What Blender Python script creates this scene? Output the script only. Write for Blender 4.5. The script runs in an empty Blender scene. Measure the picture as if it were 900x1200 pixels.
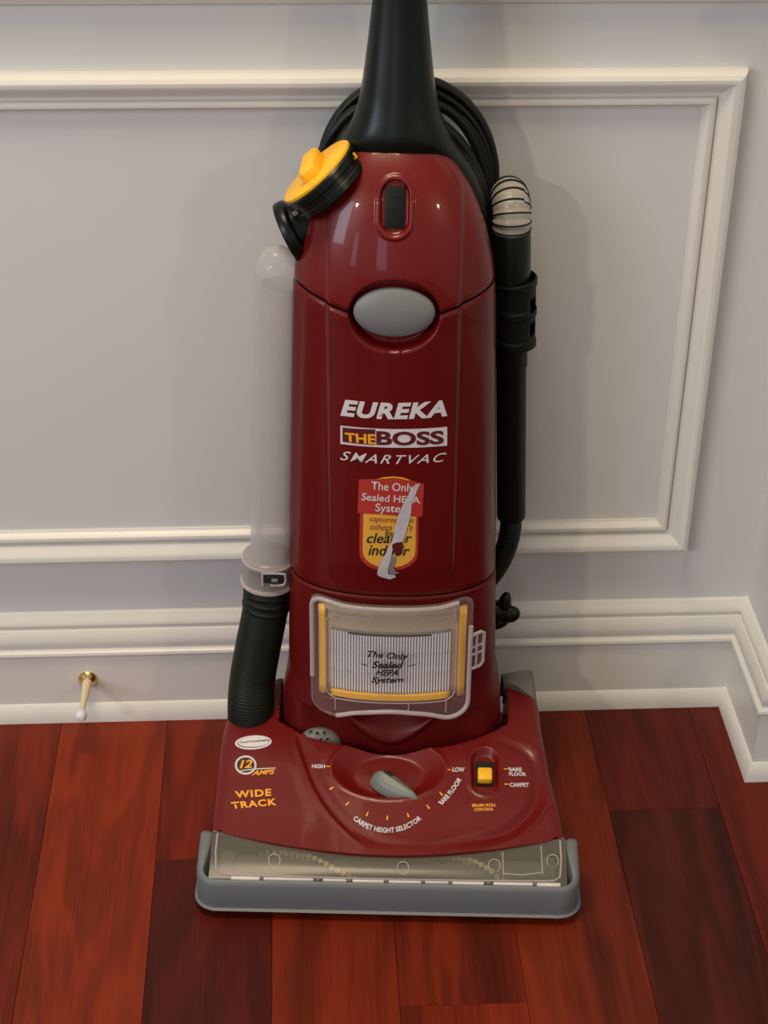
import bpy, bmesh, math, random
from math import sin, cos, pi, radians, sqrt, hypot
from mathutils import Vector, Matrix
from mathutils.bvhtree import BVHTree
random.seed(4)
SC = bpy.context.scene
COL = SC.collection

# ------------------------------------------------------------------ camera
FPX = 2002.0
CAMLOC = Vector((0.28615, -1.61787, 1.29838))
RIGHT = Vector((0.9986, -0.0518, 0.0105)); UP = Vector((0.0189, 0.5343, 0.8451)); FWD = Vector((0.0494, 0.8437, -0.5345))
cd = bpy.data.cameras.new('camera'); cam = bpy.data.objects.new('camera', cd); COL.objects.link(cam)
cd.sensor_fit = 'VERTICAL'; cd.sensor_height = 24.0; cd.sensor_width = 18.0; cd.lens = FPX / 1200 * 24
m3 = Matrix((RIGHT, UP, -FWD)).transposed()
cam.matrix_world = Matrix.Translation(CAMLOC) @ m3.to_quaternion().to_matrix().to_4x4()
SC.camera = cam

# ------------------------------------------------------------------ world, lights, exposure
w = bpy.data.worlds.new('room_ambient'); SC.world = w; w.use_nodes = True
w.node_tree.nodes['Background'].inputs[0].default_value = (0.80, 0.80, 0.76, 1)
w.node_tree.nodes['Background'].inputs[1].default_value = 0.385
def lamp(name, kind, loc, target, energy, color, **k):
    d = bpy.data.lights.new(name, kind); d.energy = energy; d.color = color
    for a, b in k.items(): setattr(d, a, b)
    o = bpy.data.objects.new(name, d); COL.objects.link(o); o.location = loc
    o.rotation_euler = (Vector(target) - Vector(loc)).to_track_quat('-Z', 'Y').to_euler()
    return o
lamp('ceiling_lamp', 'SPOT', (-2.1, -3.2, 2.25), (0.2, -0.1, 0.4), 88, (1.0, 0.80, 0.58), spot_size=radians(60), spot_blend=0.7, shadow_soft_size=0.09)
lamp('ceiling_lamp', 'SPOT', (2.6, -3.1, 2.15), (0.3, -0.1, 0.4), 40, (1.0, 0.80, 0.58), spot_size=radians(60), spot_blend=0.7, shadow_soft_size=0.09)
lamp('ceiling_bounce', 'AREA', (0.0, -0.55, 2.6), (0.1, -0.30, 0.0), 33, (1.0, 0.80, 0.56), shape='RECTANGLE', size=1.0, size_y=0.5)  # soft overhead area added to stand for ceiling bounce, no fixture
lamp('window_light', 'AREA', (-2.3, -2.3, 1.5), (0.1, 0, 0.5), 32, (0.72, 0.84, 1.0), shape='RECTANGLE', size=0.9, size_y=1.3)
lamp('glass_door_light', 'AREA', (-0.45, -4.4, 0.80), (0.2, 0, 0.6), 5.0, (0.70, 0.72, 1.0), shape='RECTANGLE', size=0.45, size_y=1.1)
lamp('glass_door_light', 'AREA', (-2.1, -4.2, 0.85), (0.2, 0, 0.6), 4.0, (0.70, 0.72, 1.0), shape='RECTANGLE', size=0.35, size_y=1.1)
SC.view_settings.view_transform = 'Standard'; SC.view_settings.look = 'None'
SC.view_settings.gamma = 1.0; SC.view_settings.use_curve_mapping = False
SC.view_settings.exposure = 0.0

# ------------------------------------------------------------------ vacuum's own frame
TH = radians(-4.1)
ORG = Vector((0.3685, -0.3555, 0.0))
MV = Matrix.Translation(ORG) @ Matrix.Rotation(TH, 4, 'Z'); MI = MV.inverted()
CL = MI @ CAMLOC
def rayL(x, y):
    d = RIGHT * ((x - 450) / FPX) - UP * ((y - 600) / FPX) + FWD
    return (MI.to_3x3() @ d).normalized()
def at(x, y, Y):            # point of the vacuum's frame seen at x, y on the depth plane Y
    d = rayL(x, y); return CL + d * ((Y - CL.y) / d.y)
def atz(x, y, Z):
    d = rayL(x, y); return CL + d * ((Z - CL.z) / d.z)

# ------------------------------------------------------------------ materials
def new_mat(name):
    m = bpy.data.materials.new(name); m.use_nodes = True
    return m, m.node_tree.nodes, m.node_tree.links, m.node_tree.nodes['Principled BSDF']
def mat(name, col, rough=0.5, metal=0.0, coat=0.0, noise=0.0, nscale=60, bump=0.0, bscale=300, spec=0.5):
    m, N, L, p = new_mat(name)
    p.inputs['Base Color'].default_value = (*col, 1); p.inputs['Roughness'].default_value = rough
    p.inputs['Metallic'].default_value = metal; p.inputs['Coat Weight'].default_value = coat
    p.inputs['Coat Roughness'].default_value = 0.06; p.inputs['Specular IOR Level'].default_value = spec
    tc = N.new('ShaderNodeTexCoord')
    if noise:
        n = N.new('ShaderNodeTexNoise'); n.inputs['Scale'].default_value = nscale; n.inputs['Detail'].default_value = 4
        L.new(tc.outputs['Object'], n.inputs['Vector'])
        mx = N.new('ShaderNodeMix'); mx.data_type = 'RGBA'
        mx.inputs['A'].default_value = (*[c * (1 - noise) for c in col], 1); mx.inputs['B'].default_value = (*[min(1, c * (1 + noise)) for c in col], 1)
        L.new(n.outputs['Fac'], mx.inputs['Factor']); L.new(mx.outputs['Result'], p.inputs['Base Color'])
    if bump:
        n2 = N.new('ShaderNodeTexNoise'); n2.inputs['Scale'].default_value = bscale
        L.new(tc.outputs['Object'], n2.inputs['Vector'])
        b = N.new('ShaderNodeBump'); b.inputs['Strength'].default_value = bump; b.inputs['Distance'].default_value = 0.0005
        L.new(n2.outputs['Fac'], b.inputs['Height']); L.new(b.outputs['Normal'], p.inputs['Normal'])
    return m
def see_through(name, col, fac, rough=0.15, tint=(1, 1, 1), edge=0.5):
    """thin clear or hazy plastic: lets light straight through, with a milky share and glossy skin"""
    m, N, L, p = new_mat(name)
    p.inputs['Base Color'].default_value = (*col, 1); p.inputs['Roughness'].default_value = rough
    t = N.new('ShaderNodeBsdfTransparent'); t.inputs[0].default_value = (*tint, 1)
    mx = N.new('ShaderNodeMixShader'); lw = N.new('ShaderNodeLayerWeight'); lw.inputs[0].default_value = 0.35
    ma = N.new('ShaderNodeMath'); ma.operation = 'MULTIPLY_ADD'; ma.inputs[1].default_value = edge; ma.inputs[2].default_value = fac; ma.use_clamp = True
    L.new(lw.outputs['Facing'], ma.inputs[0]); L.new(ma.outputs[0], mx.inputs[0])
    L.new(t.outputs[0], mx.inputs[1]); L.new(p.outputs[0], mx.inputs[2]); L.new(mx.outputs[0], N['Material Output'].inputs[0])
    return m
M = {}
def speckled(name, col, rough, coat):
    m, N, L, p = new_mat(name)
    tc = N.new('ShaderNodeTexCoord'); v = N.new('ShaderNodeTexVoronoi'); v.inputs['Scale'].default_value = 900
    L.new(tc.outputs['Object'], v.inputs['Vector'])
    n = N.new('ShaderNodeTexNoise'); n.inputs['Scale'].default_value = 7; n.inputs['Detail'].default_value = 3; L.new(tc.outputs['Object'], n.inputs['Vector'])
    r = N.new('ShaderNodeMapRange'); r.inputs[1].default_value = 0.0; r.inputs[2].default_value = 0.35; r.inputs[3].default_value = 1.25; r.inputs[4].default_value = 0.92
    L.new(v.outputs['Distance'], r.inputs[0])
    r2 = N.new('ShaderNodeMath'); r2.operation = 'MULTIPLY_ADD'; r2.inputs[1].default_value = 0.3; r2.inputs[2].default_value = 0.85; L.new(n.outputs['Fac'], r2.inputs[0])
    mm = N.new('ShaderNodeMath'); mm.operation = 'MULTIPLY'; L.new(r.outputs[0], mm.inputs[0]); L.new(r2.outputs[0], mm.inputs[1])
    vm = N.new('ShaderNodeVectorMath'); vm.operation = 'SCALE'; vm.inputs[0].default_value = col; L.new(mm.outputs[0], vm.inputs['Scale'])
    L.new(vm.outputs[0], p.inputs['Base Color'])
    p.inputs['Roughness'].default_value = rough; p.inputs['Coat Weight'].default_value = coat; p.inputs['Coat Roughness'].default_value = 0.05; p.inputs['Specular IOR Level'].default_value = 0.25
    b = N.new('ShaderNodeBump'); b.inputs['Strength'].default_value = 0.04; b.inputs['Distance'].default_value = 0.0004
    n3 = N.new('ShaderNodeTexNoise'); n3.inputs['Scale'].default_value = 90; L.new(tc.outputs['Object'], n3.inputs['Vector'])
    L.new(n3.outputs['Fac'], b.inputs['Height']); L.new(b.outputs['Normal'], p.inputs['Normal'])
    return m
M['red_gloss'] = speckled('maroon_gloss_plastic', (0.120, 0.0040, 0.0035), 0.34, 0.25)
M['red_dome'] = speckled('red_dome_plastic', (0.150, 0.0060, 0.0040), 0.33, 0.32)
M['red_hood'] = speckled('red_hood_plastic', (0.150, 0.0060, 0.0055), 0.38, 0.20)
M['red_low'] = speckled('red_housing_plastic', (0.115, 0.0042, 0.0040), 0.42, 0.05)
M['black'] = mat('black_plastic', (0.0045, 0.0070, 0.0050), 0.30, bump=0.06, bscale=400, spec=0.30)
M['black_matte'] = mat('black_matte_plastic', (0.004, 0.006, 0.0045), 0.55, bump=0.1, spec=0.25)
M['cord'] = mat('black_cord', (0.006, 0.0075, 0.0065), 0.42, spec=0.3)
M['dark'] = mat('dark_cavity', (0.006, 0.006, 0.006), 0.8)
M['hose'] = mat('black_hose', (0.006, 0.010, 0.006), 0.50, noise=0.3, nscale=40, spec=0.28)
M['grey'] = mat('grey_plastic', (0.185, 0.19, 0.19), 0.48, noise=0.08, nscale=14, bump=0.2, bscale=500)
M['bumper'] = mat('grey_bumper', (0.140, 0.150, 0.160), 0.50, noise=0.12, nscale=9, bump=0.2, bscale=500)
M['greendial'] = mat('grey_green_dial', (0.17, 0.19, 0.165), 0.42, noise=0.05)
M['pedal'] = mat('grey_pedal', (0.16, 0.155, 0.135), 0.42)
M['yellow'] = mat('yellow_plastic', (0.95, 0.50, 0.015), 0.38, noise=0.04, nscale=20)
M['yellow_filter'] = mat('yellow_filter_frame', (0.95, 0.52, 0.02), 0.45)
M['tan'] = mat('tan_filter_margin', (0.50, 0.40, 0.27), 0.7, noise=0.1, nscale=30)
M['pleat'] = mat('white_pleated_paper', (0.88, 0.87, 0.90), 0.75)
M['pleat_gap'] = mat('filter_gap', (0.20, 0.19, 0.20), 0.9)
M['white_print'] = mat('white_print', (0.66, 0.62, 0.64), 0.45)
M['orange_print'] = mat('orange_print', (0.90, 0.38, 0.02), 0.45)
M['dark_print'] = mat('dark_print', (0.035, 0.006, 0.005), 0.5)
M['ink'] = mat('black_ink', (0.008, 0.007, 0.006), 0.6)
M['maroon_print'] = mat('maroon_print', (0.10, 0.008, 0.008), 0.4)
M['red_paper'] = mat('red_paper', (0.42, 0.030, 0.018), 0.5)
M['yellow_paper'] = mat('yellow_paper', (0.72, 0.38, 0.045), 0.5, noise=0.1, nscale=25)
M['brick_ink'] = mat('brick_red_ink', (0.34, 0.05, 0.015), 0.5)
M['torn'] = mat('torn_white_paper', (0.50, 0.47, 0.50), 0.55, noise=0.25, nscale=120)
M['badge_paper'] = mat('white_badge', (0.74, 0.71, 0.72), 0.45)
M['brass'] = mat('brass', (0.80, 0.56, 0.22), 0.22, metal=1.0)
M['cream'] = mat('cream_stem', (0.72, 0.60, 0.40), 0.35)
M['white_rubber'] = mat('white_rubber', (0.72, 0.70, 0.74), 0.5, noise=0.08, nscale=200)
M['clear'] = see_through('clear_plastic', (0.62, 0.55, 0.54), 0.055, 0.12, (0.98, 0.96, 0.95), 0.45)
M['clear_rim'] = see_through('clear_plastic_rim', (0.68, 0.60, 0.60), 0.42, 0.14, (0.9, 0.88, 0.88), 0.5)
M['haze_tube'] = see_through('hazy_tube_plastic', (0.66, 0.65, 0.65), 0.24, 0.10, (0.97, 0.95, 0.94), 0.42)
M['haze_collar'] = see_through('hazy_collar_plastic', (0.42, 0.39, 0.37), 0.45, 0.2, (0.8, 0.76, 0.74), 0.5)
M['haze_hose'] = see_through('hazy_hose_plastic', (0.62, 0.58, 0.52), 0.55, 0.2, (0.85, 0.84, 0.8), 0.35)
M['dusty_window'] = see_through('dusty_clear_window', (0.24, 0.225, 0.18), 0.36, 0.18, (0.80, 0.78, 0.70), 0.35)
M['chamber'] = mat('dusty_chamber', (0.20, 0.185, 0.155), 0.7, noise=0.3, nscale=25)
M['roller'] = mat('brush_roller', (0.20, 0.185, 0.16), 0.6)
M['bristle'] = mat('cream_bristle', (0.70, 0.62, 0.40), 0.7)
M['felt'] = mat('white_strip', (0.72, 0.68, 0.62), 0.7, noise=0.15, nscale=90)
M['wall'] = mat('grey_white_wall_paint', (0.655, 0.66, 0.645), 0.50, noise=0.015, nscale=5, bump=0.1, bscale=120)
M['trim'] = mat('cream_white_trim_paint', (0.72, 0.70, 0.65), 0.34, bump=0.1, bscale=90)
def wood():
    m, N, L, p = new_mat('cherry_plank')
    tc = N.new('ShaderNodeTexCoord'); oi = N.new('ShaderNodeObjectInfo')
    add = N.new('ShaderNodeVectorMath'); add.operation = 'ADD'
    sc = N.new('ShaderNodeVectorMath'); sc.operation = 'SCALE'; sc.inputs[0].default_value = (7.3, 3.1, 1.7); L.new(oi.outputs['Random'], sc.inputs['Scale'])
    L.new(tc.outputs['Object'], add.inputs[0]); L.new(sc.outputs[0], add.inputs[1])
    mp = N.new('ShaderNodeMapping'); mp.inputs['Scale'].default_value = (11, 1.35, 1); L.new(add.outputs[0], mp.inputs['Vector'])
    n = N.new('ShaderNodeTexNoise'); n.inputs['Scale'].default_value = 1.15; n.inputs['Detail'].default_value = 3; n.inputs['Distortion'].default_value = 0.7; L.new(mp.outputs[0], n.inputs['Vector'])
    mu = N.new('ShaderNodeMath'); mu.operation = 'MULTIPLY'; mu.inputs[1].default_value = 34; L.new(n.outputs['Fac'], mu.inputs[0])
    si = N.new('ShaderNodeMath'); si.operation = 'SINE'; L.new(mu.outputs[0], si.inputs[0])
    mp2 = N.new('ShaderNodeMapping'); mp2.inputs['Scale'].default_value = (420, 9, 1); L.new(add.outputs[0], mp2.inputs['Vector'])
    n2 = N.new('ShaderNodeTexNoise'); n2.inputs['Scale'].default_value = 1; n2.inputs['Detail'].default_value = 3; L.new(mp2.outputs[0], n2.inputs['Vector'])
    mp3 = N.new('ShaderNodeMapping'); mp3.inputs['Scale'].default_value = (16, 2.2, 1); L.new(add.outputs[0], mp3.inputs['Vector'])
    n3 = N.new('ShaderNodeTexNoise'); n3.inputs['Scale'].default_value = 1; n3.inputs['Detail'].default_value = 2; L.new(mp3.outputs[0], n3.inputs['Vector'])
    def fma(a, k, c):
        x = N.new('ShaderNodeMath'); x.operation = 'MULTIPLY_ADD'; x.inputs[1].default_value = k
        L.new(a, x.inputs[0])
        if isinstance(c, float): x.inputs[2].default_value = c
        else: L.new(c, x.inputs[2])
        return x.outputs[0]
    f = fma(si.outputs[0], 0.13, -0.02); f = fma(n2.outputs['Fac'], 0.45, f); f = fma(n3.outputs['Fac'], 0.85, f)
    hs = N.new('ShaderNodeVectorMath'); hs.operation = 'SCALE'; L.new(oi.outputs['Color'], hs.inputs[0]); L.new(f, hs.inputs['Scale'])
    L.new(hs.outputs[0], p.inputs['Base Color'])
    p.inputs['Roughness'].default_value = 0.36; p.inputs['Specular IOR Level'].default_value = 0.20
    b = N.new('ShaderNodeBump'); b.inputs['Strength'].default_value = 0.10; b.inputs['Distance'].default_value = 0.0006
    L.new(n2.outputs['Fac'], b.inputs['Height']); L.new(b.outputs['Normal'], p.inputs['Normal'])
    return m
M['wood'] = wood()
M['subfloor'] = mat('dark_subfloor', (0.035, 0.012, 0.008), 0.8)

# ------------------------------------------------------------------ mesh helpers
def obj(name, bm, material, parent=None, smooth=True, label=None, kind=None, angle=40):
    bmesh.ops.recalc_face_normals(bm, faces=bm.faces)
    me = bpy.data.meshes.new(name); bm.to_mesh(me); bm.free()
    return link_me(name, me, material, parent, smooth, label, kind, angle)
def link_me(name, me, material, parent=None, smooth=True, label=None, kind=None, angle=40):
    me.materials.append(M[material] if isinstance(material, str) else material)
    if smooth:
        me.shade_smooth()
        if angle: me.set_sharp_from_angle(angle=radians(angle))
    o = bpy.data.objects.new(name, me); COL.objects.link(o)
    if parent: o.parent = parent
    if label: o['label'] = label
    if kind: o['kind'] = kind
    return o
def grid(nu, nv, f, closed=False, bm=None, caps=False):
    bm = bm or bmesh.new()
    V = [[bm.verts.new(f(i, j)) for i in range(nu)] for j in range(nv)]
    for j in range(nv - 1):
        for i in range(nu if closed else nu - 1):
            k = (i + 1) % nu
            try: bm.faces.new((V[j][i], V[j][k], V[j + 1][k], V[j + 1][i]))
            except ValueError: pass
    if caps:
        bm.faces.new(V[0][::-1]); bm.faces.new(V[-1])
    return bm
def tube(pts, rad, seg=20, bm=None, caps=True, samples=None, ribs=None):
    """sweep; rad float or list, smooth path if samples"""
    P = [Vector(p) for p in pts]; R = rad if isinstance(rad, (list, tuple)) else [rad] * len(P)
    if samples:
        Q = []; RR = []
        n = len(P)
        for s in range(samples):
            t = s / (samples - 1) * (n - 1); i = min(int(t), n - 2); u = t - i
            p0, p1, p2, p3 = P[max(i - 1, 0)], P[i], P[i + 1], P[min(i + 2, n - 1)]
            Q.append(0.5 * ((2 * p1) + (p2 - p0) * u + (2 * p0 - 5 * p1 + 4 * p2 - p3) * u * u + (3 * p1 - p0 - 3 * p2 + p3) * u ** 3))
            RR.append(R[i] * (1 - u) + R[i + 1] * u)
        P, R = Q, RR
    L = 0; T = []
    for i in range(len(P)): T.append((P[min(i + 1, len(P) - 1)] - P[max(i - 1, 0)]).normalized())
    ref = Vector((0, 1, 0)) if abs(T[0].y) < 0.9 else Vector((1, 0, 0))
    N = (ref - T[0] * ref.dot(T[0])).normalized(); rows = []
    for i in range(len(P)):
        if i: L += (P[i] - P[i - 1]).length
        N = (N - T[i] * N.dot(T[i])).normalized(); B = T[i].cross(N)
        r = R[i] + (ribs(L) if ribs else 0)
        rows.append([P[i] + (N * cos(2 * pi * k / seg) + B * sin(2 * pi * k / seg)) * r for k in range(seg)])
    return grid(seg, len(P), lambda i, j: rows[j][i], True, bm, caps)
def lathe(prof, origin, axis, seg=40, bm=None):
    """prof: (radius, height) pairs along axis"""
    a = Vector(axis).normalized(); u = a.orthogonal().normalized(); v = a.cross(u); o = Vector(origin)
    return grid(seg, len(prof), lambda i, j: o + a * prof[j][1] + (u * cos(2 * pi * i / seg) + v * sin(2 * pi * i / seg)) * max(prof[j][0], 1e-5), True, bm, True)
def box(c, d, r=0.0, rot=None, bm=None, seg=2):
    t = bmesh.new(); bmesh.ops.create_cube(t, size=1.0)
    for v in t.verts: v.co = Vector((v.co.x * d[0], v.co.y * d[1], v.co.z * d[2]))
    if r: bmesh.ops.bevel(t, geom=t.edges[:], offset=r, segments=seg, profile=0.5, affect='EDGES')
    mx = Matrix.Translation(Vector(c)) @ (rot.to_4x4() if rot else Matrix())
    bmesh.ops.transform(t, matrix=mx, verts=t.verts)
    if bm is None: return t
    me = bpy.data.meshes.new('t'); t.to_mesh(me); t.free(); bm.from_mesh(me); bpy.data.meshes.remove(me)
    return bm
def ellipsoid(c, r, rot=None, bm=None, u=28, v=16):
    t = bmesh.new(); bmesh.ops.create_uvsphere(t, u_segments=u, v_segments=v, radius=1)
    for q in t.verts: q.co = Vector((q.co.x * r[0], q.co.y * r[1], q.co.z * r[2]))
    bmesh.ops.transform(t, matrix=Matrix.Translation(Vector(c)) @ (rot.to_4x4() if rot else Matrix()), verts=t.verts)
    if bm is None: return t
    me = bpy.data.meshes.new('t'); t.to_mesh(me); t.free(); bm.from_mesh(me); bpy.data.meshes.remove(me)
    return bm
def solidify(o, t, offset=-1.0):
    s = o.modifiers.new('thickness', 'SOLIDIFY'); s.thickness = t; s.offset = offset; return o
def sstep(a, b, x):
    t = max(0.0, min(1.0, (x - a) / (b - a))); return t * t * (3 - 2 * t)
def interp(tab, x):
    if x <= tab[0][0]: return tab[0][1]
    for (a, p), (b, q) in zip(tab, tab[1:]):
        if x <= b:
            t = (x - a) / (b - a); return p + (q - p) * t
    return tab[-1][1]
def sinterp(tab, x):     # smooth (Catmull-Rom) table lookup
    n = len(tab)
    if x <= tab[0][0]: return tab[0][1]
    if x >= tab[-1][0]: return tab[-1][1]
    for i in range(n - 1):
        if x <= tab[i + 1][0]: break
    x0, y0 = tab[i]; x1, y1 = tab[i + 1]; h = x1 - x0; t = (x - x0) / h
    m0 = (y1 - tab[i - 1][1]) / (x1 - tab[i - 1][0]) if i else (y1 - y0) / h
    m1 = (tab[i + 2][1] - y0) / (tab[i + 2][0] - x0) if i + 2 < n else (y1 - y0) / h
    return (2*t**3-3*t*t+1)*y0 + (t**3-2*t*t+t)*h*m0 + (-2*t**3+3*t*t)*y1 + (t**3-t*t)*h*m1

# ================================================================== THE SETTING
def slab(name, x0, x1, y0, y1, z0, z1, material):
    bm = box(((x0 + x1) / 2, (y0 + y1) / 2, (z0 + z1) / 2), (x1 - x0, y1 - y0, z1 - z0))
    o = obj(name, bm, material, smooth=False); o['kind'] = 'structure'; return o
XR = 0.810           # the right wall
YC = -0.137          # its outer corner
slab('wall_back', -1.6, XR + 0.1, 0.0, 0.1, -0.02, 1.6, 'wall')
slab('wall_right', XR, 1.8, YC, 0.0, -0.02, 1.6, 'wall')

# ---- mitred panel moulding on the back wall
PO = [(0.0, 0.0), (0.0, 0.006), (0.0015, 0.011), (0.004, 0.0155), (0.008, 0.0175), (0.0115, 0.0170), (0.015, 0.0145), (0.019, 0.0105), (0.0235, 0.0080), (0.0255, 0.0080), (0.0262, 0.0050),
      (0.0275, 0.0050), (0.0282, 0.0085), (0.031, 0.0098), (0.034, 0.0092), (0.037, 0.0060), (0.0385, 0.0028), (0.0405, 0.0020), (0.0405, 0.0)]
def panel(name, x0, x1, z0, z1):
    cs = [(x0, z0, 1, 1), (x1, z0, -1, 1), (x1, z1, -1, -1), (x0, z1, 1, -1)]
    bm = bmesh.new()
    rows = [[bm.verts.new((cx + sx * d, -h, cz + sz * d)) for d, h in PO] for cx, cz, sx, sz in cs]
    for k in range(4):
        a, b = rows[k], rows[(k + 1) % 4]
        for i in range(len(PO) - 1): bm.faces.new((a[i], a[i + 1], b[i + 1], b[i]))
    o = obj(name, bm, 'trim', angle=28); o['kind'] = 'structure'; return o
panel('trim_1', -1.35, 0.7300, 0.2180, 0.7790)

# ---- chair rail
def extrude_x(name, prof, path, material, angle=28):
    """prof: (out from wall, z); path: wall-line corners with outward mitre directions"""
    bm = bmesh.new()
    rows = [[bm.verts.new((px + nx * d, py + ny * d, z)) for d, z in prof] for px, py, nx, ny in path]
    for a, b in zip(rows, rows[1:]):
        for i in range(len(prof) - 1): bm.faces.new((a[i], b[i], b[i + 1], a[i + 1]))
    for r in (rows[0], rows[-1]):
        try: bm.faces.new(r)
        except ValueError: pass
    o = obj(name, bm, material, angle=angle); o['kind'] = 'structure'; return o
CR = [(0, 0.8440), (0.008, 0.8445), (0.014, 0.852), (0.016, 0.862), (0.016, 0.872), (0.026, 0.880), (0.030, 0.890), (0.030, 0.902), (0.0, 0.904)]
extrude_x('trim_2', CR, [(-1.6, 0, 0, -1), (XR, 0, -1, -1)], 'trim')
extrude_x('trim_3', CR, [(XR, 0, -1, -1), (XR, YC, -1, -1), (1.8, YC, 0, -1)], 'trim')
# ---- baseboards
BB = [(0, 0.0), (0.0225, 0.0), (0.0222, 0.006), (0.0205, 0.013), (0.0180, 0.019), (0.0150, 0.0225), (0.0140, 0.0232), (0.0140, 0.0895), (0.0150, 0.0905), (0.0172, 0.0925), (0.0180, 0.0955), (0.0172, 0.0985), (0.0135, 0.1005),
      (0.0125, 0.1020), (0.0135, 0.1040), (0.0145, 0.1090), (0.0140, 0.1150), (0.0115, 0.1225), (0.0100, 0.1255), (0.0080, 0.1262), (0.0080, 0.1290), (0.0095, 0.1320), (0.0090, 0.1360), (0.0060, 0.1405), (0.0030, 0.1450), (0, 0.1465)]
extrude_x('baseboard_back', BB, [(-1.6, 0, 0, -1), (XR, 0, -1, -1)], 'trim')
extrude_x('baseboard_right', BB, [(XR, 0, -1, -1), (XR, YC, -1, -1), (1.8, YC, 0, -1)], 'trim')

# ---- floor of separate planks
fl = slab('floor', -1.6, 1.8, -4.6, 0.1, -0.05, -0.017, 'subfloor')
PW = 0.125
def plank(x, y0, y1, tone):
    t = bmesh.new(); bmesh.ops.create_cube(t, size=1.0)
    for v in t.verts: v.co = Vector((v.co.x * (PW - 0.0003), v.co.y * (y1 - y0 - 0.0003), v.co.z * 0.0165))
    top = [e for e in t.edges if all(v.co.z > 0 for v in e.verts)]
    bmesh.ops.bevel(t, geom=top, offset=0.0004, segments=1, affect='EDGES')
    o = obj('plank', t, 'wood', fl, smooth=False)
    o.location = (x + PW / 2, (y0 + y1) / 2, -0.00825); o.color = (*tone, 1)
C1 = (0.220, 0.022, 0.0050); C2 = (0.270, 0.030, 0.0055); C3 = (0.098, 0.0095, 0.0045); C4 = (0.228, 0.021, 0.0045); C5 = (0.215, 0.025, 0.0055); C6 = (0.090, 0.0120, 0.0062); C7 = (0.135, 0.0135, 0.0050)
rows = {
 -1: [(-1.3, -2.6, C4), (0.0, -1.3, C1)],
 0: [(-1.05, -2.6, C3), (0.0, -1.05, C2)],
 1: [(-0.258, -1.2, C3), (0.0, -0.258, C4)],
 2: [(-0.20, -1.4, C1), (0.0, -0.20, C5)],
 3: [(-0.470, -1.5, C4), (0.0, -0.470, C1)],
 4: [(-0.85, -2.2, C7), (0.0, -0.85, C5)],
 5: [(-0.200, -1.3, C6), (0.0, -0.200, C7)],
 6: [(-0.93, -2.6, C5), (0.0, -0.93, C7)],
 7: [(-0.70, -1.7, C4), (0.0, -0.70, C7)]}
for k in range(-12, 14):
    segs = rows.get(k)
    if segs is None:
        c = -0.15 - 0.9 * random.random()
        segs = [(0.0, c, random.choice((C1, C4, C7))), (c, c - 1.1, random.choice((C2, C3, C5)))]
    for y1, y0, tone in segs:
        if k >= 7 and y1 > YC: y1 = min(y1, 0.0)
        plank(k * PW, y0, y1, tone)
    lo = min(s[1] for s in segs)
    while lo > -4.59:
        nx_ = max(-4.6, lo - 0.9 - 0.5 * random.random()); plank(k * PW, nx_, lo, random.choice((C1, C4, C7, C3))); lo = nx_

# ================================================================== DOOR STOP
ds = bpy.data.objects.new('door_stop', None); COL.objects.link(ds); ds.location = (0.0345, -0.0142, 0.0585)
ds['label'] = 'small brass door stop with white tip screwed into the baseboard'; ds['category'] = 'door stop'
DA = Vector((0.02, -0.0600, -0.0040)); dn = DA.normalized()
obj('rosette', lathe([(0, 0.0), (0.0108, 0.0), (0.0112, 0.0015), (0.0100, 0.0035), (0.0078, 0.0055), (0.0062, 0.0075), (0.0, 0.0085)], (0, 0, 0), (0, -1, 0)), 'brass', ds)
DX = Vector((-0.0008, -0.056, 0.001))
obj('stem', lathe([(0, 0), (0.0056, 0.0), (0.0058, 0.004), (0.0052, 0.010), (0.0042, 0.030), (0.0032, 0.052), (0.0028, 0.057), (0, 0.058)], (0, -0.006, 0), DX, 24), 'cream', ds)
obj('rubber_tip', lathe([(0, -0.002), (0.0035, -0.001), (0.0060, 0.002), (0.0068, 0.006), (0.0062, 0.010), (0.0042, 0.0135), (0, 0.0145)], Vector((0, -0.006, 0)) + DX, DX, 24), 'white_rubber', ds)

# ================================================================== VACUUM CLEANER
vac = bpy.data.objects.new('vacuum_cleaner', None); COL.objects.link(vac); vac.matrix_world = MV
vac['label'] = 'dark red upright vacuum cleaner with black handle standing against the panelled wall'; vac['category'] = 'vacuum cleaner'

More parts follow.
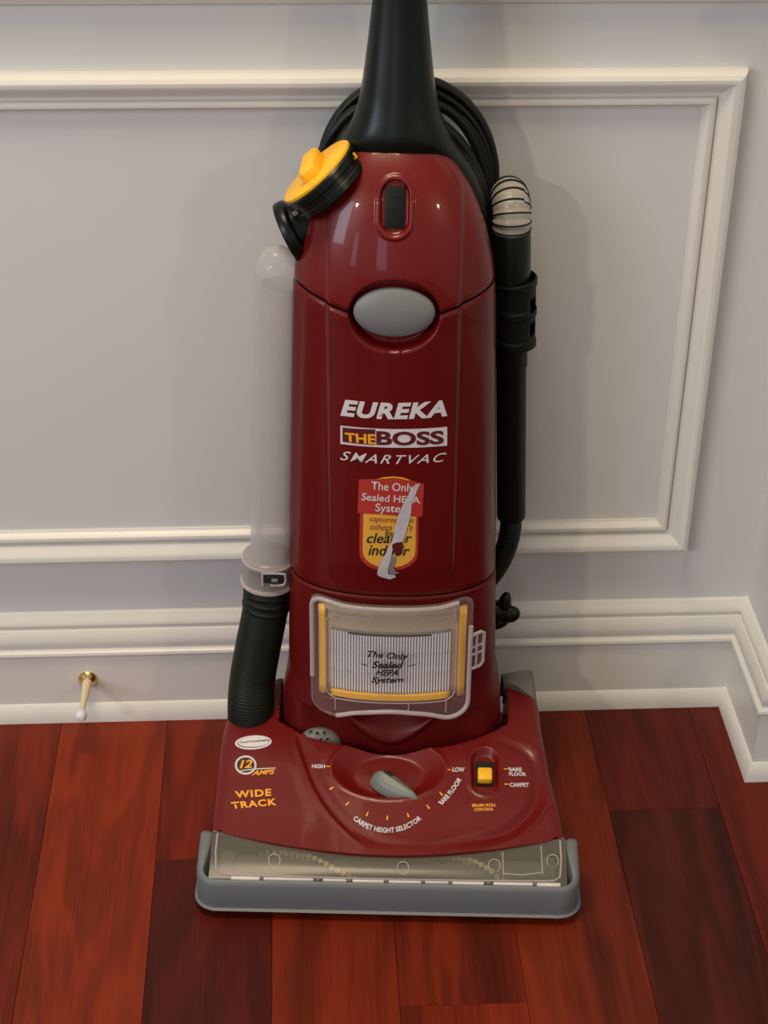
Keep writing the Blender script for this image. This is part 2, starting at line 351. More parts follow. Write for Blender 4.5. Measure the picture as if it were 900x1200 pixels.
# ---------------- upright body surface
Z0, HD = 0.582, 0.176
NE = 2.2
def hwz(z): return 0.1180 - 0.0325 * min(z, Z0 + 0.02) + 0.0055 * sstep(0.165, 0.13, z)
def ez(z): return 1.0 if z <= Z0 else max(0.0, 1 - ((z - Z0) / HD) ** 2) ** 0.54
def xc(z): return -0.0045 * max(0, min(1, (z - 0.1) / 0.5))
YAX = 0.257
def relief(x, z):
    """inward depth (m) of recesses and steps at local x, z"""
    d = 0.0
    dx = abs(x - xc(z))
    if z > 0.292: d -= 0.0034 * sstep(0.0655, 0.0595, dx) * sstep(0.292, 0.33, z) * sstep(0.757, 0.70, z)
    # latch recess
    q = hypot((x + 0.0035) / 0.0425, (z - 0.5985) / 0.0355)
    if q < 1.1: d += 0.015 * sstep(1.04, 0.90, q)
    # switch recess with raised rim
    qx = abs(x + 0.0045); qz = max(0.0, abs(z - 0.699) - 0.010)
    q = hypot(qx, qz)
    if q < 0.03: d += -0.0016 * sstep(0.0185, 0.0165, q) + 0.0050 * sstep(0.0145, 0.0115, q)
    # filter bay
    qx = abs(x + 0.0005) - 0.074; qz = abs(z - 0.2095) - 0.0555
    q = hypot(max(qx, 0), max(qz, 0)) if (qx > 0 or qz > 0) else max(qx, qz)
    d += 0.022 * sstep(0.004, 0.0, q)
    # shadowed overhang above the filter door
    if z < 0.292: d += 0.004 * sstep(0.2850, 0.278, z) * sstep(0.09, 0.07, abs(x))
    # finger scoop
    zl = 0.100 + 0.033 * (abs(x + 0.001) / 0.047) ** 1.7
    if abs(x) < 0.05 and z < 0.136 and z > zl - 0.004:
        d += 0.022 * sstep(zl - 0.0005, 0.136, z) * sstep(0.1360, 0.1340, z)
    if z < 0.136: d += 0.009 * sstep(zl - 0.0005, zl - 0.014, z) * sstep(0.105, 0.08, abs(x))
    return d
def front(x, z, off=0.0, rel=True):
    a = hwz(z); e = ez(z); s = min(0.999, abs(x - xc(z)) / max(a * e, 1e-6))
    ys = 0.221 + 0.05 * (min(z, Z0) - 0.1); yy = ys - 0.0605 * (1 - s ** NE) ** (1 / NE)
    yy = YAX + (yy - YAX) * e
    return Vector((x, yy - off + (relief(x, z) if rel else 0), z))
def body(t, z, grow=0.0, yb=0.262):
    a = hwz(z) - grow; e = ez(z); ys = 0.221 + 0.05 * (min(z, Z0) - 0.1)
    if abs(t) <= 0.86:
        ph = t / 0.86 * pi / 2; s = sin(ph); c = max(0.0, 1 - abs(s) ** NE) ** (1 / NE)
        x = a * s; y = ys - (0.0605 - grow) * c
        X = x * e + xc(z); Y = YAX + (y - YAX) * e
        if c > 0.25: Y += relief(X, z) * sstep(0.25, 0.4, c)
        return Vector((X, Y, z))
    k = (abs(t) - 0.86) / 0.14; sg = 1 if t > 0 else -1
    y = ys + (yb - ys) * k
    return Vector((sg * a * (1 - 0.015 * k) * e + xc(z), YAX + (y - YAX) * e, z))
def seam(x):
    dx = abs(x + 0.0035)
    return 0.5955 + 0.0165 * min(1, max(0, dx - 0.03) / 0.062) ** 0.9
NU = 330
def ts(i, n=NU): return -1 + 2 * i / (n - 1)
def loft(zlo, zhi, nv, grow=0.0, yb=0.262, dome=False):
    def f(i, j):
        t = ts(i); v = j / (nv - 1)
        x = hwz(0.6) * sin(max(-1, min(1, t / 0.86)) * pi / 2) + xc(0.6)
        a = zlo(x) if callable(zlo) else zlo; b = zhi(x) if callable(zhi) else zhi
        if dome:
            pa = math.asin(max(0, min(1, (a - Z0) / HD))); z = Z0 + HD * sin(pa + (pi / 2 - 0.004 - pa) * v)
        else: z = a + (b - a) * v
        # turn the rims inward a little so that the joint reads as a groove
        g = grow + 0.0018 * (sstep(0.018, 0.0, v) + (0 if dome else sstep(1 - 0.008, 1.0, v)))
        return body(t, z, g, yb)
    return grid(NU, nv, f)
housing = obj('filter_housing', loft(0.045, 0.2868, 230), 'red_low', vac, angle=60)
door = obj('bag_door', loft(0.2883, lambda x: seam(x) - 0.0010, 200), 'red_gloss', vac, angle=60)
dome = obj('motor_cover', loft(lambda x: seam(x) + 0.0010, 0.757, 180, dome=True), 'red_dome', vac, angle=60)

def core(i, j):
    z = 0.05 + 0.60 * j / 29; t = ts(i, 60); p = body(t, z, 0.012, 0.27); 
    if abs(t) < 0.86: p.y = max(p.y, front(0 if abs(p.x) > .09 else p.x, z, 0, True).y + 0.006) if abs(p.x) < 0.085 else p.y + 0.008
    return p
obj('inner_shell', grid(60, 30, core), 'dark', vac)
# rear casing: the narrow red band behind the door plus the back
def casing(i, j):
    z = 0.05 + 0.615 * j / 39; n = 40; k = i / (n - 1); e = ez(z)
    a = (hwz(z) - 0.0022) * e; y0, y1 = 0.2645, 0.300; r = 0.022
    L = 2 * (y1 - y0 - r) + pi * r + 2 * (a - r); s = k * L; d = y1 - y0 - r
    if s < d: x, y = -a, y0 + s
    elif s < d + pi * r / 2: th = (s - d) / r; x, y = -a + r - r * cos(th), y1 - r + r * sin(th)
    elif s < d + pi * r / 2 + 2 * (a - r): x, y = -a + r + (s - d - pi * r / 2), y1
    elif s < d + pi * r + 2 * (a - r): th = (s - d - pi * r / 2 - 2 * (a - r)) / r; x, y = a - r + r * sin(th), y1 - r + r * cos(th)
    else: x, y = a, y1 - r - (s - d - pi * r - 2 * (a - r))
    return Vector((x + xc(z), y, z))
obj('rear_casing', grid(40, 40, casing), 'red_gloss', vac)

# ---------------- floor head
def yfr(x): return 0.030 + 0.030 * min(1, abs(x) / 0.187) ** 1.9
XL = [(0.02, 0.1870), (0.07, 0.1865), (0.13, 0.1862), (0.185, 0.1850), (0.215, 0.180), (0.240, 0.167), (0.262, 0.14)]
XRT = [(0.02, 0.1850), (0.07, 0.1835), (0.105, 0.1790), (0.15, 0.1715), (0.20, 0.1660), (0.25, 0.1625), (0.272, 0.150)]
ZT = [(0.02, 0.0600), (0.06, 0.0690), (0.10, 0.0800), (0.155, 0.0945), (0.20, 0.1020), (0.24, 0.1050), (0.28, 0.1040)]
lob_px = [(343, 866), (352, 895), (370, 930), (400, 960), (440, 983), (500, 990), (545, 984), (600, 972), (634, 948), (641, 925), (636, 900), (618, 884), (585, 872)]
_l = [atz(x, y, 0.080).xy for x, y in lob_px]
LOB = [Vector((sinterp([(q, p.x) for q, p in enumerate(_l)], k / 5), sinterp([(q, p.y) for q, p in enumerate(_l)], k / 5))) for k in range(5 * (len(_l) - 1) + 1)]
def seg_d(p, poly):
    best = 9
    for a, b in zip(poly, poly[1:]):
        ab = b - a; t = max(0, min(1, (p - a).dot(ab) / ab.length_squared)); best = min(best, (p - a - ab * t).length)
    return best
def inside(p, poly):
    c = False; j = len(poly) - 1
    for i in range(len(poly)):
        a, b = poly[i], poly[j]
        if (a.y > p.y) != (b.y > p.y) and p.x < (b.x - a.x) * (p.y - a.y) / (b.y - a.y) + a.x: c = not c
        j = i
    return c
DIAL = atz(455, 908, 0.080); SWI = atz(568, 906, 0.085)
def ztop(x, y):
    z = sinterp(ZT, y) - 0.005 * (abs(x) / 0.187) ** 3
    p = Vector((x, y)); d = seg_d(p, LOB)
    if d < 0.02:
        sd = d if inside(p, LOB) else -d
        amt = (0.0028 if x < 0.03 else 0.0028 + 0.0030 * sstep(0.05, 0.12, x)) * sstep(0.185, 0.15, y) * sstep(0.036, 0.062, y)
        z -= amt * sstep(-0.001, 0.0045 + (0.012 * sstep(0.03, 0.1, x)), sd)
        z += 0.0012 * math.exp(-((sd + 0.0012) / 0.0022) ** 2) * sstep(0.185, 0.15, y) * sstep(0.036, 0.062, y)
        if sd > 0: z += amt * sstep(0.008, 0.02, sd)
    elif inside(p, LOB): pass
    q = hypot((x - DIAL.x) / 0.058, (y - DIAL.y) / 0.036)
    if q < 1.15: z -= 0.011 * sstep(1.08, 0.62, q) - 0.0012 * math.exp(-((q - 1.06) / 0.05) ** 2)
    qy = max(0.0, abs(y - SWI.y) - 0.014); q = hypot(x - SWI.x, qy)
    if q < 0.03: z += 0.0012 * math.exp(-((q - 0.0165) / 0.0018) ** 2) - 0.0070 * sstep(0.0150, 0.0115, q)
    # notch the upright stands in
    qx = (-x - 0.1215) if x < 0 else (x - 0.1265); qy = 0.162 + 0.030 * (max(0, abs(x) - 0.02) / 0.095) ** 2.2 - y
    q = max(qx, qy)
    z -= 0.060 * sstep(0.002, -0.001, q)
    return z
NX, NY = 230, 150
def hood(i, j):
    # i walks the cross-section: left skirt, rounded shoulder, top, shoulder, skirt
    n1 = 12
    v = j / (NY - 1)
    yb = 0.268
    k = i
    if k < n1: s = -1
    elif k >= NX - n1: s = 1
    else: s = -1 + 2 * (k - n1 + 1) / (NX - 2 * n1 + 1)
    y = lambda xx: yfr(xx) + (yb - yfr(xx)) * v
    r = 0.014
    yy = y(0.187 * s); xl = sinterp(XL, yy); xr = sinterp(XRT, yy)
    if k < n1 or k >= NX - n1:
        sg = -1 if k < n1 else 1; X = xl if sg < 0 else xr
        kk = k if k < n1 else NX - 1 - k
        zt = ztop(sg * (X - r), yy)
        if kk < 4: return Vector((sg * (X + 0.002 * (1 - kk / 4)), yy, 0.014 + (zt - r - 0.014) * kk / 4))
        th = (kk - 4) / (n1 - 4) * pi / 2
        return Vector((sg * (X - r + r * cos(th)), yy, zt - r + r * sin(th)))
    x = -(xl - r) + (xl + xr - 2 * r) * (s + 1) / 2
    yy = yfr(x) + (yb - yfr(x)) * v
    z = ztop(x, yy)
    return Vector((x, yy, z))
bm = grid(NX, NY, hood)
# front lip and back wall
bm.verts.ensure_lookup_table()
fr = [bm.verts[i] for i in range(NX)]; bk = [bm.verts[(NY - 1) * NX + i] for i in range(NX)]
lip = [bm.verts.new((v.co.x, v.co.y + 0.002, v.co.z - min(0.008, v.co.z - 0.013))) for v in fr]
for i in range(NX - 1): bm.faces.new((lip[i], lip[i + 1], fr[i + 1], fr[i]))
bot = [bm.verts.new((v.co.x, v.co.y, 0.012)) for v in bk]
for i in range(NX - 1):
    try: bm.faces.new((bk[i], bk[i + 1], bot[i + 1], bot[i]))
    except ValueError: pass
hood_o = obj('floor_head_cover', bm, 'red_hood', vac, angle=65)
def bvh_of(*obs):
    vs, fs = [], []
    for o in obs:
        b = len(vs); vs += [v.co.copy() for v in o.data.vertices]; fs += [tuple(b + i for i in p.vertices) for p in o.data.polygons]
    return BVHTree.FromPolygons(vs, fs)
TH_ = bvh_of(hood_o); TB = bvh_of(door, dome, housing)
def proj(tree, x, y, off):
    d = rayL(x, y); h = tree.ray_cast(CL, d)
    if h[0] is None: return None
    n = h[1]
    if n.dot(d) > 0: n = -n
    return h[0] + n * off

# ---------------- bumper, brush window and brush roll
def U_path():
    P = [(-0.1975, 0.060, -1, 0), (-0.1975, 0.045, -1, 0)]
    r = 0.022
    for k in range(9):
        a = pi + pi / 2 * k / 8; P.append((-0.1975 + r + r * cos(a), 0.0 + r + r * sin(a), cos(a), sin(a)))
    P += [(x, 0.0, 0, -1) for x in (-0.1, 0, 0.1)]
    for k in range(9):
        a = 1.5 * pi + pi / 2 * k / 8; P.append((0.1975 - r + r * cos(a), r + r * sin(a), cos(a), sin(a)))
    P += [(0.1975, 0.045, 1, 0), (0.1975, 0.060, 1, 0)]
    return P
UP_ = U_path()
def bump_prof(y):
    k = sstep(0.0, 0.06, y)
    zt = 0.0475 + 0.0125 * k; wd = 0.0065 + 0.0080 * k
    return [(-0.003, 0.011), (0.0, 0.0125), (0.0, 0.022), (-0.0005 + 0.001 , zt - 0.005), (0.0022, zt - 0.0015), (0.005, zt), (wd - 0.001, zt), (wd, zt - 0.001), (wd, 0.020), (wd, 0.011)]
def bf(i, j):
    x, y, nx, ny = UP_[i]; o, z = bump_prof(y)[j]
    return Vector((x - nx * o, y - ny * o, z))
bm = grid(len(UP_), 10, bf)
for i in (0, len(UP_) - 1):
    vs = [v for v in bm.verts if (v.co - Vector(bf(i, 0))).length < 0 ]
bumper = obj('bumper', bm, 'bumper', vac, angle=50)
for sx in (-1, 1):
    obj('bumper_end', box((sx * 0.1908, 0.0610, 0.0350), (0.0130, 0.012, 0.047), 0.0045, seg=4), 'bumper', vac)
obj('sole_plate', box((0, 0.15, 0.0095), (0.325, 0.235, 0.009), 0.002), 'black_matte', vac)
for sx in (-1, 1):
    for yy in (0.075, 0.235):
        obj('wheel', lathe([(0, 0), (0.010, 0), (0.012, 0.002), (0.012, 0.012), (0.010, 0.014), (0, 0.014)], (sx * 0.13 - 0.007, yy, 0.012), (1, 0, 0), 24), 'black_matte', vac)
# chamber
def ch(i, j):
    x = -0.182 + 0.364 * i / 40; p = [(0.0078, 0.047), (0.0078, 0.016), (0.045, 0.014), (0.070, 0.030), (0.075, 0.055)][j]
    return Vector((x, p[0], p[1]))
obj('brush_chamber', grid(41, 5, ch), 'chamber', vac)
roll = obj('brush_roll', tube([(-0.172, 0.036, 0.034), (0.172, 0.036, 0.034)], 0.0135, 24), 'roller', vac)
bm = bmesh.new()
for x0, x1, a0, a1, n in ((-0.106, -0.034, 50, 165, 12), (0.068, 0.112, 55, 140, 8), (-0.170, -0.104, -40, 50, 9), (-0.034, 0.0, 172, 230, 5), (0.020, 0.068, -30, 55, 8), (0.112, 0.165, 150, 240, 8)):
    for k in range(n):
        x = x0 + (x1 - x0) * k / n; a = radians(a0 + (a1 - a0) * k / n)
        dirv = Vector((0, cos(a), sin(a))); b = Vector((x, 0.036, 0.034)) + dirv * 0.0125
        tube([b, b + dirv * 0.0066], [0.0024, 0.0032], 6, bm)
obj('bristles', bm, 'bristle', roll, kind='stuff')
for x in (-0.172, 0.158):
    obj('roll_cap', lathe([(0, 0), (0.0165, 0), (0.0175, 0.002), (0.0175, 0.012), (0.0165, 0.014), (0, 0.014)], (x, 0.036, 0.034), (1, 0, 0), 28), 'roller', roll)
def wf(i, j):
    n = 60; x = -0.183 + 0.366 * i / (n - 1); v = j / 9
    y0 = 0.0062; y1 = yfr(x) + 0.001; y = y0 + (y1 - y0) * v
    z0 = 0.0478; z1 = sinterp(ZT, y1) - 0.0045
    z = z0 + (z1 - z0) * v + 0.0022 * sin(pi * v)
    return Vector((x, y, z))
win = obj('brush_window', grid(60, 10, wf), 'dusty_window', vac, label='dusty clear window over the brush roll')
# moulded rim of the window
def wp(x, v): 
    y1 = yfr(x) + 0.001; y = 0.0062 + (y1 - 0.0062) * v
    return Vector((x, y, 0.0478 + (sinterp(ZT, y1) - 0.0045 - 0.0478) * v + 0.0022 * sin(pi * v) + 0.0006))
pts = [wp(-0.178, 0.93), wp(-0.178, 0.5), wp(-0.176, 0.16), wp(-0.170, 0.09)] + [wp(-0.16 + 0.32 * k / 30, 0.08) for k in range(31)] + [wp(0.170, 0.09), wp(0.176, 0.16), wp(0.178, 0.5), wp(0.178, 0.93)]
obj('window_rim', tube(pts, 0.0011, 8), 'clear_rim', win)
bm = tube([wp(0.118, 0.9), wp(0.118, 0.3), wp(0.1185, 0.22)], 0.0007, 6)
tube([wp(0.158, 0.9), wp(0.158, 0.3), wp(0.1585, 0.22)], 0.0007, 6, bm); tube([wp(0.118, 0.26), wp(0.138, 0.22), wp(0.158, 0.26)], 0.0008, 6, bm)
obj('moulded_latch', bm, 'clear_rim', win)
for x in (-0.117, 0.0155, 0.109, 0.169):
    c = wp(x, 0.5); pts = [c + Vector((0.006 * cos(a * pi / 8), 0.0055 * sin(a * pi / 8), 0.0035 * sin(a * pi / 8))) for a in range(17)]
    obj('moulded_ring', tube(pts, 0.0006, 6, caps=False), 'clear_rim', win)
# white strip with tabs along the front edge
xs = [-0.158, -0.128, -0.070, -0.046, 0.004, 0.030, 0.070, 0.092, 0.148, 0.176]
for a, b, h in ((-0.160, -0.131, 1), (-0.127, -0.076, .6), (-0.066, -0.042, .6), (-0.036, -0.004, .9), (0.001, 0.034, .8), (0.038, 0.062, .5), (0.066, 0.098, .9), (0.108, 0.148, .7), (0.152, 0.176, 1)):
    obj('white_strip', box(((a + b) / 2, 0.0075, 0.0478), (b - a, 0.0036 * h + 0.001, 0.0022), 0.0004, seg=1), 'felt', bumper)
for x in (-0.129, -0.071, -0.039, -0.0015, 0.036, 0.064, 0.103, 0.150):
    obj('tab', box((x, 0.0080, 0.0486), (0.0035, 0.0055, 0.0020), 0.0004, seg=1), 'pedal', bumper)

# ---------------- dial, switch, pedals
a_ = atz(441, 906, 0.0865); b_ = atz(487, 935, 0.0795)
dirv = (b_ - a_); ln = dirv.length; ang = math.atan2(dirv.y, dirv.x)
bm = bmesh.new()
def kn(i, j):
    u = i / 20; lat = -1 + 2 * j / 14
    wd = 0.0136 * (sin(pi * min(1, (u * 0.93 + 0.07)) ** 0.8)) ** 0.55 * (1 - 0.25 * u)
    h = (0.016 - 0.003 * u) * (1 - abs(lat) ** 2.4) ** 0.5 * (min(1, sin(pi * (0.04 + 0.92 * u)) * 2.2)) ** 0.5
    h += 0.0014 * math.exp(-(lat / 0.12) ** 2) * (h > 0.008)
    return Vector((-0.003 + (ln + 0.006) * u, wd * lat, h))
bm = grid(21, 15, kn)
bmesh.ops.transform(bm, matrix=Matrix.Translation(Vector((a_.x, a_.y, sinterp(ZT, a_.y) - 0.012))) @ Matrix.Rotation(ang, 4, 'Z') @ Matrix.Rotation(radians(6), 4, 'Y'), verts=bm.verts)
knob = obj('height_dial', bm, 'greendial', vac, angle=50, label='grey green pointed height dial')
c = a_ + dirv * 0.22; 
obj('dial_mark', box((c.x + 0.004, c.y + 0.003, sinterp(ZT, a_.y) + 0.0025), (0.010, 0.0035, 0.0012), 0.0004, rot=Matrix.Rotation(ang, 3, 'Z')), 'dark', knob)
obj('dial_disc', lathe([(0, 0), (0.020, 0), (0.021, -0.002), (0.021, -0.006), (0, -0.006)], (DIAL.x, DIAL.y, sinterp(ZT, DIAL.y) - 0.0105), (0, -0.25, 1), 32), 'red_hood', vac)
sc_ = Vector((SWI.x, SWI.y, sinterp(ZT, SWI.y)))
obj('switch_well', box((sc_.x, sc_.y + 0.001, sc_.z - 0.0058), (0.019, 0.030, 0.002), 0.0008, rot=Matrix.Rotation(radians(14), 3, 'X')), 'dark', vac)
sw = obj('brush_switch', box((sc_.x, sc_.y - 0.0065, sc_.z - 0.002), (0.0155, 0.016, 0.010), 0.0025, rot=Matrix.Rotation(radians(14), 3, 'X'), seg=3), 'yellow', vac, label='yellow brush roll switch')
# perforated grey foot disc at the left foot of the body
gc = at(375, 872, 0.176)
ped = obj('perforated_grille', ellipsoid((gc.x, gc.y + 0.004, gc.z - 0.002), (0.0235, 0.012, 0.021)), 'pedal', vac, label='grey perforated half dome grille')
for rr, xs_ in ((0, (360, 368, 376, 384)), (1, (364, 372, 380, 388)), (2, (360, 368, 376, 384)),):
    for q in xs_:
        ypx = (856, 861, 866)[rr] if rr != 0 else 856
        if rr == 0 and q in (360, 384): ypx = 858
        p = at(q, ypx + (1 if q > 384 else 0), 0.172); dx = (p.x - gc.x) / 0.0235; dz = (p.z - gc.z + 0.002) / 0.021
        s2 = 1 - dx * dx - dz * dz
        if s2 <= 0.02: continue
        n = Vector((dx / 0.0235, -sqrt(s2) / 0.012, dz / 0.021)).normalized(); c = Vector((p.x, gc.y + 0.004 - 0.012 * sqrt(s2), p.z))
        obj('hole', lathe([(0, -0.001), (0.0024, -0.001), (0.0024, 0.0003), (0, 0.0003)], c, n, 12), 'dark', ped)
        obj('hole_rim', tube([c + n * 0.0004 + (n.orthogonal().normalized() * cos(k * pi / 6) + n.cross(n.orthogonal().normalized()) * sin(k * pi / 6)) * 0.0024 for k in range(13)], 0.0005, 5, caps=False), 'grey', ped)
# grey release pedal at the back right
p0 = at(589, 797, 0.268); p1 = at(622, 790, 0.268)
bm = bmesh.new()
top = [at(587, 790, 0.285), at(604, 787, 0.29), at(621, 785, 0.29), at(624, 788, 0.285)]
botm = [at(590, 800, 0.262), at(604, 803, 0.255), at(618, 812, 0.248), at(629, 822, 0.245)]
def pf(i, j):
    a = top[i]; b = botm[i]
    return [a + Vector((0, 0, -0.03)), a, a.lerp(b, 0.5) + Vector((0, -0.002, 0.003)), b, b + Vector((0, 0, -0.03))][j]
rp = obj('release_pedal', grid(4, 5, pf, caps=False), 'pedal', vac, angle=30); solidify(rp, 0.003)
# black block added in the notch so the gap around the body looks dark
obj('gap_shade_block', box((0, 0.215, 0.040), (0.222, 0.09, 0.045), 0.004), 'dark', vac)

# ---------------- latch button, power switch
bl = front(-0.0035, 0.600, 0, False)
obj('latch_button', ellipsoid((bl.x, bl.y + 0.0035, 0.6010), (0.0385, 0.0085, 0.0248), Matrix.Rotation(radians(-4), 3, 'X'), u=48, v=24), 'grey', vac, label='grey oval latch button')
sp = front(-0.0045, 0.699, 0, False); sl = Matrix.Rotation(radians(-20), 3, 'X')
ps = obj('power_switch', box((sp.x, sp.y + 0.0014, 0.6985), (0.0185, 0.007, 0.0385), 0.0015, rot=sl), 'black_matte', vac)
obj('switch_mark', box((sp.x + 0.0005, sp.y + 0.0014, 0.7095), (0.009, 0.0012, 0.0016), 0.0003, rot=sl), 'dark', ps)

# ---------------- black cowl and handle
CW = [  # z, half width, front y, back y
 (0.560, 0.088, 0.262, 0.312), (0.600, 0.090, 0.262, 0.312), (0.640, 0.0895, 0.262, 0.312), (0.670, 0.0860, 0.258, 0.311), (0.695, 0.0785, 0.251, 0.309), (0.712, 0.0705, 0.245, 0.306), (0.726, 0.0620, 0.238, 0.303),
 (0.738, 0.0545, 0.230, 0.300), (0.748, 0.0490, 0.2255, 0.298), (0.758, 0.0440, 0.2255, 0.296), (0.770, 0.0392, 0.2280, 0.294), (0.785, 0.0355, 0.2310, 0.292), (0.805, 0.0322, 0.2340, 0.290), (0.84, 0.0278, 0.2390, 0.287), (0.88, 0.0236, 0.2430, 0.284), (0.93, 0.0195, 0.2460, 0.280), (0.98, 0.0170, 0.2480, 0.278)]
def cw(i, j):
    z = 0.560 + 0.42 * j / 89
    a = sinterp([(r[0], r[1]) for r in CW], z); y0 = sinterp([(r[0], r[2]) for r in CW], z); y1 = sinterp([(r[0], r[3]) for r in CW], z)
    th = 2 * pi * i / 64; e = 0.86
    return Vector((-0.0035 + a * math.copysign(abs(cos(th)) ** e, cos(th)), (y0 + y1) / 2 - (y1 - y0) / 2 * math.copysign(abs(sin(th)) ** e, sin(th)), z))
cowl = obj('handle_cowl', grid(64, 90, cw, True, caps=True), 'black', vac, angle=60)
obj('handle_grip', tube([(-0.0035, 0.263, 0.97), (-0.0035, 0.262, 1.02), (-0.0035, 0.245, 1.07), (-0.0035, 0.205, 1.105), (-0.0035, 0.175, 1.10), (-0.0035, 0.175, 1.075), (-0.0035, 0.215, 1.035), (-0.0035, 0.248, 0.99)], [0.016, 0.0155, 0.015, 0.015, 0.015, 0.014, 0.013, 0.012], 24, samples=60), 'black', vac)

# ---------------- power cord wound between the hooks
bm = bmesh.new(); P = []
turns = 6
for k in range(turns):
    for q in range(32):
        lay = k + q / 32
        rx = 0.0865 - 0.0050 * (k % 3) - 0.0015 * sin(lay * 2.1); rz = 0.100 - 0.0085 * (k % 3); Y = 0.311 + 0.0075 * (k // 3) + 0.0015 * sin(lay * 7)
        if q < 12: a = pi * q / 12; x, z = -rx * cos(a), 0.684 + rz * sin(a)
        elif q < 16: x, z = rx, 0.684 - 0.364 * (q - 12) / 4
        elif q < 28: a = pi * (q - 16) / 12; x, z = rx * cos(a), 0.32 - 0.5 * rz * sin(a)
        else: x, z = -rx, 0.32 + 0.364 * (q - 28) / 4
        P.append(Vector((0.0065 + x, Y, z)))
cord = obj('power_cord', tube(P, 0.0038, 10, samples=900), 'cord', vac)
# loose bends of cord rising left and right of the cowl
obj('cord_loop', tube([at(366, 215, .305), at(383, 168, .30), at(398, 145, .30), at(414, 130, .30), at(430, 122, .30)], 0.0045, 10, samples=24), 'cord', cord)
obj('cord_loop', tube([at(374, 215, .30), at(395, 172, .295), at(410, 150, .295), at(426, 138, .295)], 0.005, 10, samples=24), 'cord', cord)
obj('cord_loop', tube([at(503, 140, .30), at(522, 150, .30), at(543, 172, .30), at(560, 205, .30), at(568, 240, .30), at(572, 300, .30)], 0.0055, 10, samples=30), 'cord', cord)
obj('cord_loop', tube([at(500, 122, .31), at(524, 128, .31), at(548, 152, .31), at(565, 190, .31), at(571, 235, .31), at(573, 300, .30)], 0.0055, 10, samples=30), 'cord', cord)
obj('cord_loop', tube([at(500, 150, .29), at(518, 160, .29), at(537, 178, .29), at(556, 205, .29), at(566, 250, .295), at(568, 300, .295)], 0.0045, 10, samples=30), 'cord', cord)

# ---------------- dust cup cap, elbow and suction tube on the left
ax = Vector((-0.67, 0.03, 0.74)).normalized()
cc = at(369, 198.5, 0.236)
cap = obj('port_cap', lathe([(0, 0.0), (0.038, 0.0), (0.0398, -0.0013), (0.0402, -0.0030), (0.0395, -0.0045), (0, -0.0045)], cc, ax, 56), 'yellow', vac, label='bright yellow round port cap')
u_img = (at(385, 205, 0.222) - at(347, 196, 0.222)); across = ax.cross(Vector((0.75, 0, 0.66))).normalized()
along = ax.cross(across).normalized()
R3 = Matrix((across, along, ax)).transposed()
obj('cap_grip', box(cc + ax * 0.0045, (0.050, 0.0190, 0.0165), 0.0055, rot=R3, seg=4), 'yellow', cap)
obj('cap_tab', box(at(414, 184, 0.226), (0.007, 0.003, 0.006), 0.001, rot=Matrix.Rotation(radians(-40), 3, 'Y')), 'yellow', cap)
obj('grip_dimple', box(cc + across * (-0.0335 if across.y > 0 else 0.0335), (0.010, 0.010, 0.0012), 0.0004, rot=R3), 'yellow_filter', cap)
obj('port_ring', lathe([(0, -0.004), (0.0395, -0.004), (0.0412, -0.006), (0.0412, -0.012), (0.0390, -0.0135), (0.0390, -0.019), (0.0400, -0.020), (0.0400, -0.025), (0.033, -0.027), (0.022, -0.030), (0.020, -0.045), (0, -0.045)], cc, ax, 56), 'black', vac)
obj('ring_tag', box(at(351, 246, 0.222), (0.016, 0.002, 0.0045), 0.0006, rot=Matrix.Rotation(radians(-38), 3, 'Y')), 'grey', vac)
fa = Vector((-0.90, -0.10, -0.42)).normalized(); fc = at(346, 269, 0.250)
obj('elbow', tube([cc - ax * 0.024 + Vector((0.002, 0.004, 0)), at(378, 246, .258), at(364, 259, .254), fc], [0.027, 0.0270, 0.0255, 0.0255], 32, samples=20), 'black', vac)
obj('elbow_flange', lathe([(0, -0.003), (0.026, -0.003), (0.0295, -0.001), (0.0305, 0.001), (0.0305, 0.008), (0.0295, 0.0095), (0.0275, 0.0100), (0.0265, 0.007), (0, 0.007)], fc, fa, 48), 'black', vac)
tb = at(319, 655, 0.24); tt = at(325, 322, 0.24)
tpts = [tb, tb.lerp(tt, 0.25), tb.lerp(tt, 0.5), tb.lerp(tt, 0.75), tt]; trad = [0.0235, 0.0231, 0.0227, 0.0223, 0.0219]; td = (tt - tb).normalized()
for k in range(1, 11):
    a = pi / 2 * k / 10; tpts.append(tt + td * (0.030 * sin(a))); trad.append(0.0219 * max(0.04, cos(a)))
tubo = obj('suction_tube', tube(tpts, trad, 40, caps=False), 'haze_tube', vac, angle=None, label='long hazy clear suction tube')
obj('inner_tube', tube([tb + Vector((0, .0, 0)), tb.lerp(tt, 0.5), tt + Vector((0.001, 0, -0.01))], [0.0185, 0.0178, 0.0170], 32, caps=False, samples=20), 'haze_tube', tubo, angle=None)
ca = at(315, 649, 0.24); cb = at(314, 681, 0.24); cdv = (cb - ca)
col_ = obj('tube_collar', lathe([(0.0225, -0.001), (0.0270, 0.001), (0.0280, 0.003), (0.0270, 0.006), (0.0265, 0.010), (0.0272, cdv.length - 0.008), (0.0285, cdv.length - 0.004), (0.0285, cdv.length), (0.0262, cdv.length + 0.001)], ca, cdv, 48), 'haze_collar', vac)
obj('collar_ring', lathe([(0.0272, 0.002), (0.0288, 0.0035), (0.0288, 0.0055), (0.0272, 0.007)], ca, cdv, 48), 'clear_rim', col_)
obj('collar_ring', lathe([(0.0282, cdv.length - 0.005), (0.0294, cdv.length - 0.0035), (0.0294, cdv.length - 0.0005), (0.0282, cdv.length)], ca, cdv, 48), 'clear_rim', col_)
cl0 = at(321, 678, 0.2125)
obj('collar_clip', box(cl0, (0.021, 0.004, 0.012), 0.0025), 'dark', col_)
